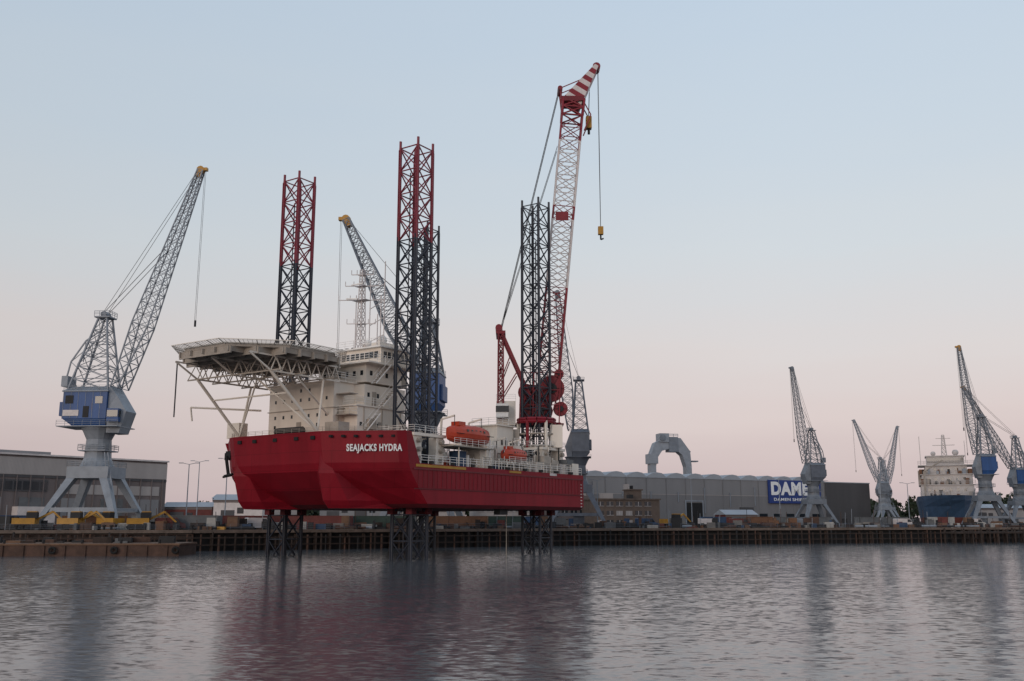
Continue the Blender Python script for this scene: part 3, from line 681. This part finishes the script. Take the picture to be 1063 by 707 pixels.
for i in range(9): m.box(3+i*10.6,3.2+i*10.6,-.4,-.02,R(4,9),R(9.5,14),'c_grey')
m.build('doors_and_windows',E)
m=MB(); m.box(72.5,96.5,-.7,-.25,7.4,15.0,'sign_blue'); m.build('sign_panel',E)
text('DAMEN','sign_lettering',E,Matrix.Translation((84.5,-.78,12.0))@Matrix.Rotation(math.pi/2,4,'X'),22,5.6,'sign_white',.04,.05)
text('DAMEN SHIPREPAIR','sign_small_lettering',E,Matrix.Translation((84.5,-.78,8.6))@Matrix.Rotation(math.pi/2,4,'X'),20,1.3,'sign_white',.04)
# ------------------------------------------------------------ brick office
def office(name,x,y,a,Lx,D,hh,st,k,wk='glass',wsp=2.6):
    E=empty(name,(x,y,QZ),a)
    m=MB(); m.box(0,Lx,0,D,0,hh,k); m.build('walls',E)
    m=MB(); m.box(-.3,Lx+.3,-.3,D+.3,hh,hh+.35,'coping'); m.box(Lx*.2,Lx*.35,3,6,hh+.35,hh+1.8,'clad_light'); m.box(Lx*.6,Lx*.66,3,5,hh+.35,hh+1.4,'dark'); m.build('roof',E)
    m=MB(); sh=hh/st
    for s_ in range(st):
        for i in range(int((Lx-1)/wsp)):
            m.box(.8+i*wsp,.8+i*wsp+wsp*.68,-.06,.02,s_*sh+sh*.35,s_*sh+sh*.8,wk if R(0,1)<.8 else 'clad_light'); m.box(.8+i*wsp+wsp*.32,.8+i*wsp+wsp*.36,-.1,-.03,s_*sh+sh*.35,s_*sh+sh*.8,'white_b')
            m.box(.7+i*wsp,.9+i*wsp+wsp*.68,-.14,.02,s_*sh+sh*.28,s_*sh+sh*.345,'clad_light')
    m.box(Lx*.45,Lx*.45+1.4,-.12,.02,0,2.3,'ct_blue'); m.build('windows_and_door',E)
    return E
office('brick_office',21,250,.25,18,10,7.0,3,'brick')
office('brick_office',31,258,.25,3.5,4,9.6,4,'brick')
office('brick_office',10,262,.25,12,9,10.2,4,'clad_brown')
office('brick_office',-10,262,.2,17,9,6.2,2,'clad_light')
def shed(x,y,a,Lx,D,hh,k,rk='roof'):
    E=empty('storage_shed',(x,y,QZ),a); m=MB(); m.box(0,Lx,0,D,0,hh,k); m.build('walls',E)
    m=MB(); m.loft([[(-.3,-.4,hh),(-.3,D/2,hh+1.4),(-.3,D+.4,hh),(-.3,D/2,hh-.01)],[(Lx+.3,-.4,hh),(Lx+.3,D/2,hh+1.4),(Lx+.3,D+.4,hh),(Lx+.3,D/2,hh-.01)]],rk); m.build('roof',E)
    m=MB()
    for i in range(max(1,int(Lx/9))): m.box(2+i*8,5.6+i*8,-.1,.02,0,min(4.5,hh*.75),'clad_dark'); m.box(6.3+i*8,8+i*8,-.08,.02,hh*.5,hh*.72,'glass')
    m.box(-.05,Lx+.05,-.07,.02,hh-.7,hh-.05,'clad_brown')
    m.build('doors',E)
shed(-92,300,.1,26,14,8.5,'clad_light'); shed(-80,262,.05,13,10,7.2,'white_b'); shed(-95,266,.1,13,10,5.4,'ct_red'); shed(-56,285,.1,22,12,8,'clad_grey')
shed(-28,250,.1,16,10,4.6,'clad_light'); shed(60,275,.3,10,6,3.4,'ct_red'); shed(148,330,.2,30,12,6,'clad_light'); shed(-60,330,.0,40,12,9,'clad_brown')
# ------------------------------------------------------------ left hall
a=math.atan2(32,25.6)
E=empty('workshop_hall',(-132,214,QZ),a)
LL=62; m=MB(); m.box(0,LL,0,40,0,17.2,'clad_brown'); m.build('walls',E)
m=MB(); m.box(-.3,LL+.3,-.5,40.3,17.2,17.6,'white_b'); m.box(10,34,8,20,17.6,18.8,'clad_grey'); m.build('roof',E)
m=MB()
m.box(0,LL,-.12,-.01,12.6,16.7,'clad_light'); m.box(0,LL,-.16,-.01,11.9,12.5,'clad_dark'); m.box(0,30,-.14,-.01,8.6,11.4,'clad_dark'); m.box(33,LL-2,-.14,-.01,8.2,10.6,'clad_light')
for i in range(14): m.box(1+i*2.1,2.6+i*2.1,-.2,-.15,9,11,'glass')
for i in range(20): m.box(i*3.2,i*3.2+.22,-.26,-.01,0,12.5,'clad_brown')
for i in range(6): m.box(3+i*10.2,9.0+i*10.2,-.2,-.01,0,7.2,'clad_grey' if i%2 else 'ct_grey'); m.box(10.0+i*10.2,12+i*10.2,-.2,-.01,1.2,2.5,'glass')
m.box(22,31,-3,-.05,0,5,'white_b'); 
m.build('cladding_and_doors',E)
# ------------------------------------------------------------ grey arch hoist behind hall
E=empty('ring_gantry',(66,405,QZ),.2)
m=MB(); pts=[(-8,0),(-8,24),(-7.6,28),(-5.5,32),(-1,33.8),(3,33.5),(6.6,29.5),(7.6,24),(7.8,0)]
rg=[]; ws=[1.2,1.2,1.6,2.2,2.6,2.6,1.9,1.2,1.1]
for i,(x,z) in enumerate(pts):
    p0=Vector(pts[max(0,i-1)]);p1=Vector(pts[min(len(pts)-1,i+1)]); d=(p1-p0).normalized(); n=Vector((-d.y,d.x)); w_=ws[i]
    rg.append([(x+n.x*w_,-2,z+n.y*w_),(x-n.x*w_,-2,z-n.y*w_),(x-n.x*w_,2,z-n.y*w_),(x+n.x*w_,2,z+n.y*w_)])
m.loft(rg,'c_grey'); m.build('arch',E)
m=MB(); m.box(-5,-1,-2.6,2.6,34,37.6,'c_grey'); m.box(-1,3,-2.3,2.3,30,36.2,'c_grey2'); m.box(-9.9,-6.0,-2.4,2.4,25,29,'c_grey'); m.rail([(-1,-2.3,36.2),(3,-2.3,36.2)],'c_grey',1.2,1.5,.1)
m.box(9.2,12,-1.5,1.5,26,26.5,'c_grey2'); m.beam((3,0,36),(9,0,30),.5,'c_grey2',6); m.beam((-4,-2.7,35.8),(-4,-3.1,35.8),1.3,'c_grey2',12); m.build('trolley',E)
# ------------------------------------------------------------ supply ship in dock
E=empty('supply_ship',(122,272,0),math.radians(-22))
def sh(z,w,bow,l=58): return [(0,-bow,z),(w*.45,-bow*.55,z),(w*.85,3,z),(w,10,z),(w,l,z),(-w,l,z),(-w,10,z),(-w*.85,3,z),(-w*.45,-bow*.55,z)]
m=MB(); m.loft([sh(1.5,6.6,0),sh(6,7.4,3)],'ship_boot'); m.loft([sh(6.003,7.4,3),sh(9,7.8,5),sh(10.6,8.1,7)],'ship_blue'); m.loft([sh(10.603,8.1,7),sh(12,8.2,8)],'ship_blue')
m.build('hull',E)
m=MB(); W_='ship_white'
m.box(-7,7,8,24,12.0,15.2,W_); m.box(-7.4,7.4,7.6,24.3,15.2,15.4,W_); m.box(-6.6,6.6,9,23,15.4,18.2,W_); m.box(-7,7,8.6,23,18.2,18.4,W_); m.box(-5.6,5.6,10,21,18.4,20.8,W_); m.box(-7.4,7.4,9.4,20,20.8,21.1,W_); m.box(-5,5,10.5,19,21.1,23.5,W_); m.box(-5.3,5.3,10.2,19,23.5,23.8,W_)
m.box(-4.8,4.8,10.40,10.49,21.8,23,'glass')
for i in range(6):
    for z,yy in((13.4,8),(16.6,9),(19.4,10)): m.box(-5.2+i*1.9,-4.5+i*1.9,yy-.06,yy+.04,z,z+.8,'glass')
m.box(-7.4,-4.8,20,26,15.4,20,'cream_d'); m.box(4.8,7.4,20,26,15.4,20,'cream_d'); m.box(5.8,7.2,9,13,18.4,19.8,'ct_orange'); m.box(-7.2,-5.8,9,13,18.4,19.8,'ct_orange')
random.seed(4)
for i in range(50):
    x=R(-7,6); z=random.choice([12,15.4,18.4]); yy={12:7.6,15.4:8.4,18.4:9.2}[z]; m.box(x,x+R(.2,1.2),yy-R(.3,.8),yy,z+.02,z+R(.5,1.8),random.choice(['dark','cream_d',W_,'c_grey','ct_orange']))
m.build('superstructure',E)
m=MB(); m.lattice((0,14,23.8),(0,14,30),1.4,.6,5,.12,.07,W_); m.beam((-3,14,27),(3,14,27),.12,W_); m.beam((-2,14,29),(2,14,29),.1,W_); m.beam((-6.5,17,20.6),(-6.5,17,30),.12,W_); m.beam((5.5,12,21.6),(5.5,12,28),.1,W_); ball(m,(3,14,24.8),.9,W_); ball(m,(-3,14,24.6),.7,W_)
m.rail([(-7.4,7.6,15.4),(7.4,7.6,15.4)],W_,1.1,1.5,.06); m.rail([(-7.4,9.4,21.1),(7.4,9.4,21.1)],W_,1.1,1.5,.06); m.rail([(-7.4,4,12),(0,-7.8,12),(7.4,4,12)],W_,1.1,1.5,.06)
m.beam((-6,5,12),(-6,5,19),.3,'cream_d',6); m.beam((-6,5,19),(-1,3,22),.2,'cream_d')
m.build('masts',E)
# ------------------------------------------------------------ containers and clutter
def Qy(x):
    for (x0,y0),(x1,y1) in zip(Q[:-1],Q[1:]):
        if x0<=x<=x1: return y0+(y1-y0)*(x-x0)/(x1-x0)
def container(x,y,z,a,k,L_=6.1):
    m=MB(); m.box(0,L_,0,2.44,.1,2.5,k)
    for xx in(-.04,L_-.1):
        for yy in(-.04,2.34): m.box(xx,xx+.14,yy,yy+.14,0,2.6,k)
    m.box(-.03,L_+.03,-.06,.04,2.46,2.61,k); m.box(-.03,L_+.03,-.06,.04,0,.14,k); m.box(-.03,L_+.03,2.4,2.5,2.46,2.61,k)
    for xx in (.5,1.0,1.5,1.95): m.beam((-.07,xx,.2),(-.07,xx,2.4),.03,'c_grey')
    o=m.build('shipping_container'); o.location=(x,y,z); o.rotation_euler=(0,0,a)
random.seed(5)
cks=['ct_red','ct_blue','ct_orange','ct_white','ct_grey','ct_grey','ct_blue','ct_grey','ct_white','ct_green']
for i in range(22):
    x=-105+i*5.2+R(-1.5,1.5)
    if -88<x<-66: dy=R(16,30)
    else: dy=R(8,20)
    a=R(-.1,.7)
    y=Qy(x)+dy
    container(x,y,QZ+.004,a,random.choice(cks),random.choice([6.1,6.1,12.2]))
    if R(0,1)<.15: container(x+.1,y+.05,QZ+2.63,a,random.choice(cks))
for i in range(10):
    x=R(18,120); container(x,Qy(x)+R(10,26),QZ+.004,R(.1,.5),random.choice(cks))
def van(x,y,a,k,tall=2.2):
    m=MB(); pr=[(-2.5,.4),(-2.5,tall*.95),(-2.3,tall),(.9,tall),(1.6,tall*.62),(2.4,tall*.52),(2.5,.4)]
    m.loft([[(px,-.95,pz) for px,pz in pr],[(px,.95,pz) for px,pz in pr]],k)
    m.add([(.92,-.96,tall*.93),(1.5,-.96,tall*.62),(.2,-.96,tall*.62),(.2,-.96,tall*.93)],[(0,1,2,3)],'glass')
    m.add([(.95,-.8,tall*.97),(.95,.8,tall*.97),(1.6,.8,tall*.65),(1.6,-.8,tall*.65)],[(0,1,2,3)],'glass')
    for wx in(-1.6,1.5):
        for wy in(-.9,.72): m.beam((wx,wy-.05,.36),(wx,wy+.2,.36),.36,'rubber',12)
    o=m.build('parked_van'); o.location=(x,y,QZ+.004); o.rotation_euler=(0,0,a)
for (x,dy,a,k) in((46,14,.4,'white_b'),(53,10,.3,'ct_red'),(61,18,3.4,'white_b'),(70,12,.3,'c_grey'),(96,9,.3,'white_b'),(101,16,.5,'ct_grey'),(118,12,.2,'white_b'),(-46,8,.6,'white_b'),(-60,7,.5,'ct_red'),(30,8,.4,'ct_blue'),(111,22,3.3,'white_b'),(-95,6,.2,'c_grey'),(-90,7,.1,'ct_blue')):
    van(x,Qy(x)+dy,a,k)
def excavator(x,y,a):
    E=empty('excavator',(x,y,QZ+.004),a)
    m=MB()
    for s_ in(-1,1): m.loft([[(-2.2,s_*1.3-.3,.2),(2.2,s_*1.3-.3,.2),(2.5,s_*1.3-.3,.6),(2.1,s_*1.3-.3,1),(-2.1,s_*1.3-.3,1),(-2.5,s_*1.3-.3,.6)],[(-2.2,s_*1.3+.3,.2),(2.2,s_*1.3+.3,.2),(2.5,s_*1.3+.3,.6),(2.1,s_*1.3+.3,1),(-2.1,s_*1.3+.3,1),(-2.5,s_*1.3+.3,.6)]],'dark')
    m.build('tracks',E)
    m=MB(); m.box(-2.4,1.2,-1.4,1.4,1.1,2.1,'yellow'); m.box(-.2,1.5,-1.35,-.2,2.1,3.1,'dark'); m.box(-.1,1.4,-1.3,-.25,3.1,3.25,'yellow'); m.build('body',E)
    m=MB(); m.beam((1,.3,1.8),(3.6,.3,3.2),.25,'yellow'); m.beam((3.6,.3,3.2),(5.6,.3,1.4),.2,'yellow'); m.box(5.2,6.2,-.4,1,.4,1.4,'dark'); m.build('arm',E)
for (x,dy,a) in((-82,4.5,.2),(-75,5,.0),(-70,6,2.8),(-64,5,.3),(36,9,.5)): excavator(x,Qy(x)+dy,a)
random.seed(21)
m=MB()
for i in range(650):
    x=R(-118,160); y=Qy(x)+R(2.2,11); l=R(.3,2.4)
    z=QZ+.01; hh=R(.3,1.4) if R(0,1)<.85 else R(1.4,2.6)
    m.box(x,x+l,y,y+R(.4,1.5),z,z+hh,random.choice(['dark','rusty','ct_orange','dark','ct_blue','timber','ct_grey','rim','ct_red','ct_white','dark','dark','rusty','concrete','yellow' if x<-50 else 'dark']))
    if R(0,1)<.15: m.beam((x,y,z),(x+R(-.3,.3),y,z+R(1.5,4.5)),.06,random.choice(['c_grey','dark','rusty']))
    if R(0,1)<.12: m.beam((x,y,z+.4),(x+R(3,6),y+R(-.4,.6),z+.4),R(.12,.35),random.choice(['rusty','c_grey','dark']),7)
m.build('quay_equipment')
m=MB(); 
x=-115
prev=None
while x<165:
    y=Qy(x)+1.7
    c=Vector((x,y,QZ))
    if prev is not None: m.rail([prev,c],'c_grey3',1.1,1.6,.03)
    prev=c; x+=3.3
    if R(0,1)<.12: prev=None
m.build('quay_fence')
for x,dy,hh in((-100,14,14),(-92,8,13),(-66,34,13),(-63,50,15),(-72,60,15),(20,22,11),(45,30,12),(68,26,12),(98,28,14),(112,40,12),(134,36,14),(-30,30,11),(146,60,16)):
    m=MB(); m.beam((0,0,0),(0,0,hh),.14,'c_grey',6,.08); m.beam((0,0,hh),(1.4,0,hh+.3),.07,'c_grey'); m.beam((0,0,hh),(-1.4,0,hh+.3),.07,'c_grey'); m.box(1.2,2.1,-.15,.15,hh+.22,hh+.36,'c_grey'); m.box(-2.1,-1.2,-.15,.15,hh+.22,hh+.36,'c_grey')
    o=m.build('street_lamp'); o.location=(x,Qy(x)+dy,QZ)
E=empty('timber_jetty',(100,222,0),.3)
m=MB(); m.box(0,60,0,4,2.2,2.6,'timber'); 
for i in range(25):
    for yy in(.3,3.6): m.beam((i*2.4+.5,yy,-3),(i*2.4+.5,yy,R(2.9,3.6)),.2,'timber',6)
m.build('deck',E)
# ------------------------------------------------------------ distant trees
random.seed(3)
m=MB()
def clump(cx_,cy_,cz,rx,rz_,n):
    for _ in range(n):
        while True:
            p=Vector((R(-1,1),R(-1,1),R(-1,1)))
            if p.length<1: break
        c=Vector((cx_+p.x*rx,cy_+p.y*rx*.6,cz+p.z*rz_)); s_=R(.5,1.3)
        a=Vector((R(-1,1),R(-1,1),R(-1,1))).normalized(); b2=a.cross(Vector((R(-1,1),R(-1,1),R(-1,1)))).normalized()
        m.add([c-a*s_,c+b2*s_*.7,c+a*s_,c-b2*s_*.7],[(0,1,2,3)],'leaf')
def row(x0,x1,y,n,hmin,hmax):
    for i in range(n):
        x=x0+(x1-x0)*i/n+R(-2,2); hh=R(hmin,hmax); yy=y+R(-8,8)
        m.beam((x,yy,QZ),(x,yy,QZ+hh*.6),.4,'timber',5,.2)
        for k in range(4): clump(x+R(-2,2),yy,QZ+hh*R(.4,.8),R(2.5,4.5),hh*R(.18,.32),55)
row(150,330,430,46,8,14); row(-150,-30,420,20,6,11); row(-20,20,420,8,7,10); row(330,480,400,20,8,14)
m.build('distant_trees')
